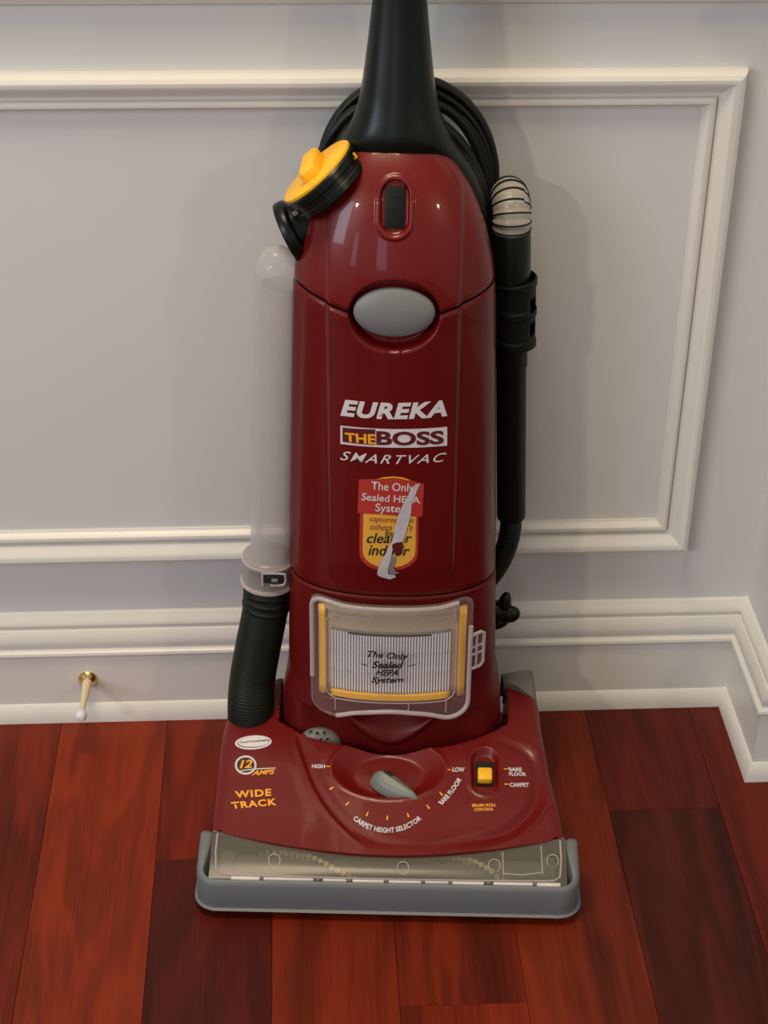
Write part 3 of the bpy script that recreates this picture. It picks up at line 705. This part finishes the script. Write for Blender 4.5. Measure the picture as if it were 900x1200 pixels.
obj('clip_tongue', box(cl0 + Vector((0.001, -0.002, -0.001)), (0.007, 0.003, 0.004), 0.001), 'grey', col_)
obj('clip_frame', tube([cl0 + Vector((x, -0.0015, z)) for x, z in ((-0.012, -0.009), (-0.012, 0.004), (-0.010, 0.007), (0.010, 0.007), (0.012, 0.004), (0.012, -0.002), (0.009, -0.007), (-0.004, -0.008))], 0.0011, 8, samples=40), 'clear_rim', col_)
def ribs(L):
    a = 0.0003 * sin(L / 0.0030 * 2 * pi)
    for c in (0.016, 0.026, 0.035): a += 0.0017 * math.exp(-((L - c) / 0.0022) ** 2)
    return a
hp = [at(314, 676, .24), at(313, 700, .238), at(309, 725, .236), at(302, 760, .230), at(296, 795, .222), at(294, 822, .214), at(294, 850, .210)]
obj('lower_hose', tube(hp, [0.0245, 0.0245, 0.0245, 0.0248, 0.0250, 0.0255, 0.0255], 40, samples=230, ribs=ribs), 'hose', vac, angle=None)

# ---------------- wand, holder and stretch hose on the right
WY = 0.285
wt = at(599, 270, WY); wm = at(599, 332, WY); wb0 = at(599.5, 395, WY); wb = at(599, 606, WY)
d1 = (wm - wt)
obj('wand_cuff', lathe([(0.0165, 0.002), (0.0175, 0), (0.0188, 0), (0.0193, 0.002), (0.0193, d1.length), (0.0, d1.length)], wt, d1, 40), 'black', vac)
d2 = wb - wm
obj('extension_wand', lathe([(0, -0.002), (0.0160, -0.002), (0.0165, 0.09), (0.0153, 0.092), (0.0153, d2.length - 0.002), (0.0145, d2.length), (0, d2.length)], wm, d2, 40), 'black_matte', vac)
h0 = at(603, 322, WY); h1 = at(602, 402, WY); dh = h1 - h0; HL = dh.length
bm = bmesh.new(); na, nl = 48, 40
def hol(i, j):
    th = 2 * pi * i / na - pi / 2; l = j / (nl - 1)
    cut = 0.10 * (0.5 - 0.5 * cos(th)) ** 1.0
    l = cut + (1 - cut) * l
    r = 0.0215 + (0.0012 if (abs(l - 0.07) < 0.05 or abs(l - 0.5) < 0.05 or l > 0.9) else 0)
    p = h0.lerp(h1, l); return p + Vector((cos(th) * r, sin(th) * r, 0))
V = [[bm.verts.new(hol(i, j)) for i in range(na)] for j in range(nl)]
for j in range(nl - 1):
    for i in range(na):
        th = 2 * pi * (i + 0.5) / na - pi / 2; l = j / (nl - 1)
        if (-0.72 < th < -0.02) and (0.24 < l < 0.44 or 0.60 < l < 0.80): continue
        k = (i + 1) % na; bm.faces.new((V[j][i], V[j][k], V[j + 1][k], V[j + 1][i]))
solidify(obj('wand_holder', bm, 'black_matte', vac, angle=30), 0.0022)
obj('wand_holder_arm', box(at(580, 362, 0.285), (0.02, 0.014, 0.05), 0.003), 'black_matte', vac)
# stretch hose: arch over the wand top
ad = Vector((-0.12, 1.0, 0)).normalized(); base = wt + Vector((0, 0, -0.004)); P = [base, base + Vector((0, 0, 0.010))]
rb = 0.0195
for k in range(1, 13):
    a = pi * k / 12; P.append(base + Vector((0, 0, 0.010)) + ad * (rb * (1 - cos(a))) + Vector((0, 0, rb * sin(a) * 1.05)))
P.append(P[-1] + Vector((0, 0, -0.05)))
sh = obj('stretch_hose', tube(P, 0.0182, 32, samples=70, ribs=lambda L: 0.0006 * sin(L / 0.006 * 2 * pi)), 'haze_hose', vac, angle=None, label='clear ringed stretch hose arching over the wand')
for k in range(11):
    i = k * 1.0; L = 0.006 + 0.0066 * k
    # position along the arch
    if L < 0.010: c = base + Vector((0, 0, L)); t = Vector((0, 0, 1))
    else:
        a = (L - 0.010) / rb; c = base + Vector((0, 0, 0.010)) + ad * (rb * (1 - cos(a))) + Vector((0, 0, rb * sin(a) * 1.05)); t = (ad * sin(a) + Vector((0, 0, cos(a)))).normalized()
    if L > 0.010 + pi * rb: break
    u = t.orthogonal().normalized(); v = t.cross(u)
    obj('wire_ring', tube([c + (u * cos(q * pi / 16) + v * sin(q * pi / 16)) * 0.0188 + t * 0.0012 * (q / 16 - 1) for q in range(33)], 0.0009, 6, caps=False), 'black_matte', sh)
obj('tool_hose', tube([at(599, 600, WY), at(598, 622, WY), at(592, 645, WY + .004), at(580, 668, WY + .008), at(562, 690, WY + .012)], 0.0112, 24, samples=140, ribs=lambda L: 0.0006 * sin(L / 0.0034 * 2 * pi)), 'hose', vac, angle=None)
# cord hook
hb = at(578, 716, 0.300)
hk = bmesh.new()
tube([hb + Vector((-0.014, 0, -0.002)), at(588, 715, 0.300), at(598, 716, 0.300)], [0.013, 0.0115, 0.008], 16, hk, samples=8)
ellipsoid(at(591, 708, 0.297), (0.0075, 0.007, 0.0165), Matrix.Rotation(radians(9), 3, 'Y'), hk)
ellipsoid(at(597, 720, 0.297), (0.0125, 0.008, 0.0105), Matrix.Rotation(radians(-18), 3, 'Y'), hk)
ellipsoid(at(583, 730, 0.300), (0.014, 0.007, 0.0075), Matrix.Rotation(radians(-25), 3, 'Y'), hk)
obj('cord_hook', hk, 'black', vac)

# ---------------- filter behind its clear door
def fs(x, z, off): return front(x, z, off, False)
def patch(x0, x1, z0, z1, off, nx=24, nz=10):
    return grid(nx, nz, lambda i, j: fs(x0 + (x1 - x0) * i / (nx - 1), z0 + (z1 - z0) * j / (nz - 1), off))
filt = bpy.data.objects.new('filter_cartridge', None); COL.objects.link(filt); filt.parent = vac
def strip(name, x0, x1, z0, z1, off, th, material, **k):
    o = obj(name, patch(x0, x1, z0, z1, off), material, filt, **k); solidify(o, th); return o
strip('filter_backing', -0.0795, 0.0775, 0.154, 0.266, -0.012, 0.002, 'tan')
strip('filter_frame', -0.0795, -0.0700, 0.154, 0.266, -0.008, 0.004, 'yellow_filter')
strip('filter_frame', 0.0690, 0.0775, 0.154, 0.266, -0.008, 0.004, 'yellow_filter')
strip('filter_frame', -0.0640, 0.0605, 0.1560, 0.1632, -0.005, 0.004, 'yellow_filter')
strip('filter_frame', -0.0795, 0.0775, 0.2610, 0.2670, -0.009, 0.004, 'tan')
strip('pleat_bed', -0.0645, 0.0610, 0.161, 0.2375, -0.0095, 0.001, 'pleat_gap')
bm = bmesh.new(); n = 42
for k in range(n):
    x = -0.0635 + 0.1235 * k / (n - 1); w2 = 0.00118
    zt = 0.2365 + 0.0 * k; c = [fs(x, z, -0.006) for z in (0.1625, 0.19, 0.217, zt)]
    V = []
    for p in c:
        V.append([bm.verts.new(p + Vector((-w2, 0.003, 0))), bm.verts.new(p + Vector((-w2 * 0.5, 0, 0))), bm.verts.new(p + Vector((w2 * 0.5, 0, 0))), bm.verts.new(p + Vector((w2, 0.003, 0)))])
    for a, b in zip(V, V[1:]):
        for i in range(3): bm.faces.new((a[i], a[i + 1], b[i + 1], b[i]))
obj('filter_pleats', bm, 'pleat', filt, smooth=False, kind='stuff')
for z in (0.187, 0.212): strip('pleat_thread', -0.064, 0.060, z, z + 0.0007, -0.0052, 0.0003, 'torn')
strip('filter_edge', -0.046, 0.040, 0.2362, 0.2380, -0.0045, 0.001, 'ink')

# clear door: outer rim, skirt, pane
X0, X1, ZA, ZB = -0.0865, 0.0835, 0.1405, 0.2785
def rr(t, inset=0.0, r=0.012):
    x0, x1, z0, z1 = X0 + inset, X1 - inset, ZA + inset, ZB - inset; r = max(0.003, r - inset * 0.5)
    seg = []
    for cx, cz, a0 in ((x1 - r, z1 - r, 0), (x0 + r, z1 - r, 90), (x0 + r, z0 + r, 180), (x1 - r, z0 + r, 270)):
        for k in range(7): a = radians(a0 + 15 * k); seg.append((cx + r * cos(a), cz + r * sin(a)))
    # resample evenly
    pts = seg + [seg[0]]; Ls = [0]
    for a, b in zip(pts, pts[1:]): Ls.append(Ls[-1] + hypot(a[0] - b[0], a[1] - b[1]))
    s = t * Ls[-1]
    for i in range(len(pts) - 1):
        if s <= Ls[i + 1] or i == len(pts) - 2:
            u = (s - Ls[i]) / max(1e-9, Ls[i + 1] - Ls[i]); return (pts[i][0] + (pts[i + 1][0] - pts[i][0]) * u, pts[i][1] + (pts[i + 1][1] - pts[i][1]) * u)
NT = 160
def wave(x, z):
    b = sstep(0.175, 0.145, z); t = sstep(0.245, 0.275, z)
    z += b * (0.0050 * math.exp(-(x / 0.034) ** 2) - 0.0060 * math.exp(-((abs(x) - 0.062) / 0.016) ** 2))
    z += t * (0.0030 * sstep(0.045, 0.075, abs(x)) - 0.0010)
    return x, z
def ring(prof):
    def f(i, j):
        ins, off = prof[j]; x, z = wave(*rr(i / NT, ins)); return fs(x, z, off)
    return f
fd = obj('filter_door', grid(NT, 7, ring([(0, 0.000), (0, 0.004), (0.0012, 0.0062), (0.0030, 0.0068), (0.0042, 0.0050), (0.012, 0.0055), (0.019, 0.0030)]), True), 'clear', vac, label='clear plastic filter door')
obj('door_pane', patch(X0 + 0.018, X1 - 0.018, ZA + 0.018, ZB - 0.018, 0.0028, 30, 16), 'clear', fd)
def door_rim(a, b):
    obj('door_rim', tube([fs(*wave(*rr((a + (b - a) * i / 80) % 1.0, 0.0018)), 0.0055) for i in range(81)], 0.0025, 10), 'clear_rim', fd)
door_rim(0.035, 0.455); door_rim(0.555, 0.965)
obj('pane_edge', tube([fs(*rr(i / NT, 0.0165, 0.02), 0.0035) for i in range(NT + 1)], 0.0006, 6, caps=False), 'clear_rim', fd)
for x in (-0.066, -0.022, 0.022, 0.064):
    obj('door_rib', tube([fs(x, ZB - 0.003, 0.0055), fs(x, ZB - 0.017, 0.0052)], 0.0006, 6), 'clear_rim', fd)
for x in (-0.060, 0.018, 0.058):
    obj('door_rib', tube([fs(x, ZA + 0.003, 0.0055), fs(x, ZA + 0.017, 0.0052)], 0.0006, 6), 'clear_rim', fd)
lx = 0.0885; zc = 0.213
def lt(x, z, o=0.006): return fs(lx + x, zc + z, o) 
lat = obj('door_latch', tube([lt(x, z) for x, z in ((-0.007, 0.018), (-0.004, 0.021), (0.004, 0.021), (0.0075, 0.018), (0.0075, -0.018), (0.004, -0.021), (-0.004, -0.021), (-0.007, -0.018), (-0.007, 0.018))], 0.0019, 10), 'clear_rim', vac)
obj('latch_bar', tube([lt(0.0, -0.019), lt(0.0, 0.019)], 0.0012, 8), 'clear_rim', lat)
for z in (-0.004, 0.005): obj('latch_bar', tube([lt(-0.007, z), lt(0.007, z)], 0.0012, 8), 'clear_rim', lat)
obj('latch_plate', grid(6, 10, lambda i, j: lt(-0.007 + 0.014 * i / 5, -0.019 + 0.038 * j / 9, 0.004)), 'clear', lat)

# ================================================================== PRINT
def project_bm(bm, tree, off, maxlen=5.0):
    bmesh.ops.triangulate(bm, faces=bm.faces[:])
    for _ in range(5):
        es = [e for e in bm.edges if (e.verts[0].co - e.verts[1].co).length > maxlen]
        if not es: break
        bmesh.ops.subdivide_edges(bm, edges=es, cuts=1)
        bmesh.ops.triangulate(bm, faces=[f for f in bm.faces if len(f.verts) > 4])
    dead = []
    for v in bm.verts:
        p = proj(tree, v.co.x, v.co.y, off) if not callable(tree) else tree(v.co.x, v.co.y, off)
        if p is None: dead.append(v)
        else: v.co = p
    if dead: bmesh.ops.delete(bm, geom=dead, context='VERTS')
    return bm
def polybm(pts, holes=None):
    bm = bmesh.new(); bm.faces.new([bm.verts.new((x, y, 0)) for x, y in pts]); return bm
def decal(name, polys, material, parent, tree, off=0.0004, maxlen=5.0, label=None):
    bm = bmesh.new()
    for pts in polys: bm.faces.new([bm.verts.new((x, y, 0)) for x, y in pts])
    return obj(name, project_bm(bm, tree, off, maxlen), material, parent, label=label, smooth=False)
def textbm(s, bold=0.0, shear=0.0, space=1.0):
    c = bpy.data.curves.new('t', 'FONT'); c.body = s; c.size = 1; c.offset = bold; c.shear = shear; c.space_character = space; c.resolution_u = 4
    o = bpy.data.objects.new('t', c); COL.objects.link(o)
    bpy.context.view_layer.update()
    dg = bpy.context.evaluated_depsgraph_get()
    me = bpy.data.meshes.new_from_object(o.evaluated_get(dg)); bm = bmesh.new(); bm.from_mesh(me)
    bpy.data.objects.remove(o); bpy.data.curves.remove(c); bpy.data.meshes.remove(me)
    xs = [v.co.x for v in bm.verts]; ys = [v.co.y for v in bm.verts]
    a, b, lo, hi = min(xs), max(xs), min(ys), max(ys)
    for v in bm.verts: v.co = Vector(((v.co.x - a) / (b - a), (v.co.y - lo) / (hi - lo), 0))
    return bm
def text(s, f, material, parent, tree, off=0.0006, label=None, maxlen=5.0, **k):
    """f maps (u, v) in the unit box of the word to the place it is printed"""
    bm = textbm(s, **k)
    for v in bm.verts: x, y = f(v.co.x, v.co.y); v.co = Vector((x, y, 0))
    return obj('lettering', project_bm(bm, tree, off, maxlen), material, parent, label=label, smooth=False)
def quad(bl, br, tr, tl, sag=0.0):
    def f(u, v):
        x = bl[0] * (1 - u) * (1 - v) + br[0] * u * (1 - v) + tr[0] * u * v + tl[0] * (1 - u) * v
        y = bl[1] * (1 - u) * (1 - v) + br[1] * u * (1 - v) + tr[1] * u * v + tl[1] * (1 - u) * v
        return x, y + sag * 4 * u * (1 - u)
    return f
def arc(cx, cy, rx, ry, a0, a1, h):   # angle in degrees, image y down; letters stand outward from centre if h < 0
    def f(u, v):
        a = radians(a0 + (a1 - a0) * u); k = 1 + h * (v)
        return cx + rx * k * cos(a), cy + ry * k * sin(a)
    return f
# --- on the bag door
text('EUREKA', quad((399, 487), (524, 487.5), (525, 468), (401, 467.5), 4.0), 'white_print', door, TB, bold=0.045, shear=0.16, space=1.10, label='bold white italic lettering in the top line')
def frame_poly(bl, br, tr, tl, sag, n=14):
    f = quad(bl, br, tr, tl, sag)
    return [f(i / n, 0) for i in range(n + 1)] + [f(1 - i / n, 1) for i in range(n + 1)]
decal('name_bar', [frame_poly((399, 520), (524, 522), (524, 500), (399, 498.5), 3.5)], 'white_print', door, TB, 0.0003)
decal('name_bar_panel', [frame_poly((401.5, 517.5), (440, 521.5), (440, 502.8), (401.5, 500.5), 0.6)], 'maroon_print', door, TB, 0.0005)
text('THE', quad((405, 517), (440, 520.5), (440, 508.6), (404, 506.6), 0.3), 'orange_print', door, TB, 0.0007, bold=0.03, label='orange word on the name bar')
text('BOSS', quad((441, 521.2), (520, 520.0), (520, 504.0), (441, 504.5), 1.2), 'maroon_print', door, TB, 0.0007, bold=0.035, label='maroon word on the name bar')
text('SMARTVAC', quad((398.5, 538.5), (521, 540.5), (523.5, 530), (401.5, 528), 4.0), 'white_print', door, TB, bold=0.004, shear=0.22, space=1.22, label='thin white italic lettering in the bottom line')
# --- torn sticker
st = bpy.data.objects.new('torn_sticker', None); COL.objects.link(st); st.parent = vac; st['label'] = 'red and yellow sticker with a strip torn away'
n = 12
bot_arc = [(421 + 69 * (0.5 - 0.5 * cos(pi * k / n)), 645 + 24 * sin(pi * k / n) ** 0.8) for k in range(n + 1)]
decal('sticker_border', [[(422, 598), (421, 645)] + bot_arc[1:-1] + [(490, 645), (490.5, 600)]], 'red_paper', st, TB, 0.0003)
ba = [(425 + 62 * (0.5 - 0.5 * cos(pi * k / n)), 643 + 22 * sin(pi * k / n) ** 0.8) for k in range(n + 1)]
decal('sticker_field', [[(426, 600), (425, 643)] + ba[1:-1] + [(487, 643), (487.5, 603)]], 'yellow_paper', st, TB, 0.0005)
decal('sticker_banner', [[(419, 601), (421, 561.5), (442, 560.5), (448, 558.8), (461, 558), (472, 559.3), (480, 562), (497, 566.5), (496, 584), (495, 605), (470, 604.5), (445, 602.5)]], 'red_paper', st, TB, 0.0007)
decal('sticker_rim', [[(442, 561.2), (450, 558.8), (461, 557.8), (472, 559.0), (481, 562.2), (478.5, 562.5), (470, 560.5), (461, 559.5), (451, 560.3)]], 'orange_print', st, TB, 0.0009)
W = 'white_print'
text('The Only', quad((435, 576), (484.5, 578.5), (485.5, 566), (435.5, 563.5), 0.5), W, st, TB, 0.0010, bold=0.008)
text('Sealed HEPA', quad((423.5, 585.6), (492, 589.6), (492, 581.5), (425, 577), 0.3), W, st, TB, 0.0010, bold=0.008)
text('System', quad((439.5, 601.6), (479, 603), (480, 591.3), (440.5, 589.2), 0.2), W, st, TB, 0.0010, bold=0.008)
for s, q, b in (('captures what', (433, 612, 485, 614, 8.0), 'brick_ink'), ('others don\'t', (433.5, 619.8, 483, 621.3, 7.2), 'brick_ink'), ('for a', (451, 628, 470, 628, 8), 'ink')):
    text(s, quad((q[0], q[1]), (q[2], q[3]), (q[2] + 1, q[3] - q[4]), (q[0] + 1, q[1] - q[4]), 0.6), b, st, TB, 0.0010, bold=0.006, shear=0.15)
text('cleaner', quad((429.5, 636), (482, 635.5), (483, 624.5), (431, 624), 0.3), 'ink', st, TB, 0.0010, bold=0.012, shear=0.15)
text('indoor', quad((431.5, 650), (479, 651), (481, 639), (433, 637.5), 0.3), 'ink', st, TB, 0.0010, bold=0.012, shear=0.15)
text('air', quad((449, 662), (462, 662), (463, 655), (450, 655), 0), 'ink', st, TB, 0.0010, bold=0.012, shear=0.15)
decal('torn_strip', [[(487, 566.5), (492.5, 566.3), (489, 573), (486, 581), (482.5, 590), (481.5, 600), (480, 609), (477, 618), (474.5, 626), (472.5, 634), (466, 635), (459.5, 636), (459.5, 645), (458, 655), (454.5, 666), (455, 672), (463, 673), (464, 675.5), (457, 678), (451, 670), (447, 668.5), (444.5, 674.5), (442, 672), (443.5, 664), (448, 655), (455, 643), (460, 631), (463, 618), (466.5, 604), (471.5, 592), (478, 580), (484, 572)]], 'torn', st, TB, 0.0014, 4.0, label='silvery torn paper strip')
decal('bare_patch', [[(460, 637), (465, 634.5), (471, 635.5), (473, 640), (471, 646), (467, 650), (462, 646), (459.5, 641)]], 'maroon_print', st, TB, 0.0017)
decal('curled_flap', [[(459, 652), (463, 650.5), (464, 656), (461, 662), (463, 668), (468, 670), (461, 672.5), (456, 671), (455, 666), (457, 660)]], 'grey', st, TB, 0.0018)
# --- on the floor head
A = 'orange_print'
ell = lambda cx, cy, rx, ry, t, n=28: [(cx + rx * cos(2 * pi * k / n) * cos(t) - ry * sin(2 * pi * k / n) * sin(t), cy + rx * cos(2 * pi * k / n) * sin(t) + ry * sin(2 * pi * k / n) * cos(t)) for k in range(n)]
T_ = radians(-4)
bd = decal('oval_badge', [ell(297, 870.3, 21.5, 8.2, T_)], 'badge_paper', hood_o, TH_, 0.0004, label='small white oval badge')
decal('badge_ring', [ell(297, 870.3, 18.8, 6.3, T_)], 'ink', hood_o, TH_, 0.0006)
decal('badge_face', [ell(297.8, 870.0, 18.6, 5.8, T_)], 'badge_paper', hood_o, TH_, 0.0008)
text('Good Housekeeping', quad((281.5, 872.6), (316, 869.8), (316, 865.6), (281.5, 869.4)), 'ink', hood_o, TH_, 0.0010, bold=0.01)
decal('circle_mark', [ell(288, 896.8, 12.7, 11.2, 0)], 'white_print', hood_o, TH_, 0.0004)
decal('circle_field', [ell(288, 896.8, 10.4, 9.0, 0)], 'dark_print', hood_o, TH_, 0.0006)
text('12', quad((281, 901), (295, 900.2), (296.5, 890.6), (282.5, 891.6)), A, hood_o, TH_, 0.0010, bold=0.03, shear=0.12)
decal('underline', [[(282, 903.2), (299, 901.0), (323, 900.0), (323, 901.0), (299, 902.2), (282, 904.4)]], 'white_print', hood_o, TH_, 0.0009)
text('AMPS', quad((295, 909.3), (321, 907.7), (322.5, 901.8), (297.5, 903.2)), A, hood_o, TH_, 0.0008, bold=0.03, shear=0.15)
text('WIDE', quad((276.5, 935.8), (318, 933.2), (318, 924.7), (275.0, 927.6)), A, hood_o, TH_, 0.0008, bold=0.035, space=1.15)
text('TRACK', quad((272.5, 948.6), (324.5, 944.0), (324.0, 935.8), (270.5, 940.5)), A, hood_o, TH_, 0.0008, bold=0.035, space=1.15)
text('HIGH', quad((365.5, 900.6), (381, 900.8), (381, 896.2), (366, 896.0)), W, hood_o, TH_, 0.0008, bold=0.03)
decal('tick_mark', [[(382.5, 898.0), (387, 898.1), (387, 899.4), (382.5, 899.2)]], A, hood_o, TH_, 0.0008)
for x, y, dx, dy in ((389, 924, 4.8, -2.6), (407.5, 942, 4.4, -4.0), (430.5, 954, 2.2, -5.2), (453.8, 958.5, 0.2, -5.2), (478.2, 955.6, -2.0, -5.0), (501.5, 945.8, -3.4, -4.6), (516.8, 930.5, -3.8, -4.0)):
    l = hypot(dx, dy); nx, ny = -dy / l, dx / l
    a0 = (x - dx / 2, y - dy / 2); a1 = (x + dx / 2, y + dy / 2)
    decal('tick_mark', [[(a0[0] + nx * 1.2, a0[1] + ny * 1.2), (a0[0] - nx * 1.2, a0[1] - ny * 1.2), (a1[0] - nx * 0.5, a1[1] - ny * 0.5), (a1[0] + nx * 0.5, a1[1] + ny * 0.5)]], A, hood_o, TH_, 0.0008)
text('LOW', quad((530, 905.0), (544, 905.2), (544.5, 899.8), (530.5, 899.6)), W, hood_o, TH_, 0.0008, bold=0.03)
decal('tick_mark', [[(524, 901.8), (528.6, 902.1), (528.6, 903.3), (524, 903.0)]], A, hood_o, TH_, 0.0008)
text('CARPET HEIGHT SELECTOR', arc(454, 905, 64, 71.5, 129.0, 51.0, -0.085), W, hood_o, TH_, 0.0008, bold=0.025, label='curved white lettering below the dial')
text('BARE FLOOR', quad((518.5, 943.5), (541.5, 914.2), (537.0, 910.5), (513.2, 940.5), 2.0), W, hood_o, TH_, 0.0008, bold=0.03)
text('BARE', quad((596.5, 904.4), (612, 904.6), (611, 900.0), (595.8, 899.8)), W, hood_o, TH_, 0.0008, bold=0.03)
text('FLOOR', quad((596.8, 909.6), (617, 909.9), (616, 905.6), (596.2, 905.4)), W, hood_o, TH_, 0.0008, bold=0.03)
text('CARPET', quad((597.5, 922.6), (620, 922.5), (619.5, 917.8), (597, 918.0)), W, hood_o, TH_, 0.0008, bold=0.03)
decal('tick_mark', [[(590.5, 901.0), (595.2, 901.2), (595.2, 902.4), (590.5, 902.2)]], A, hood_o, TH_, 0.0008)
decal('tick_mark', [[(590.8, 918.8), (596, 918.8), (596, 920.0), (590.8, 920.0)]], A, hood_o, TH_, 0.0008)
text('BRUSH ROLL', quad((553, 946.3), (581.5, 945.4), (581.5, 941.9), (553, 942.6)), A, hood_o, TH_, 0.0008, bold=0.035)
text('CONTROL', quad((555.5, 951.0), (578.5, 950.4), (578.5, 946.8), (555.5, 947.4)), A, hood_o, TH_, 0.0008, bold=0.035)
# --- on the filter door's pane (printed on the inside of the clear plastic)
def pane_hit(x, y, off):
    Y = 0.163
    for _ in range(6):
        p = at(x, y, Y); Y = fs(p.x, p.z, 0.0022).y
    return at(x, y, Y) + Vector((0, -0.0012 - off, 0))
for s, q in (('The Only', ((429.5, 771), (478, 774.5), (479, 764.5), (431, 761.3))), ('Sealed', ((435.5, 782.0), (472, 782.2), (473.5, 774.2), (437, 773.4))), ('HEPA', ((440, 790.3), (466.5, 790.8), (468, 783.6), (442, 783.0))), ('System', ((434.5, 801), (472, 801), (473.5, 792.2), (436, 791.8)))):
    text(s, quad(*q, 0.5), 'ink', fd, pane_hit, 0.0003, bold=0.03, shear=0.22)
for q in ([(423, 776.2), (431, 778.6), (431, 779.8), (423, 777.2)], [(477, 779.4), (487, 777.4), (487, 778.4), (477, 780.5)]):
    decal('dash_mark', [q], 'ink', fd, pane_hit, 0.0003)
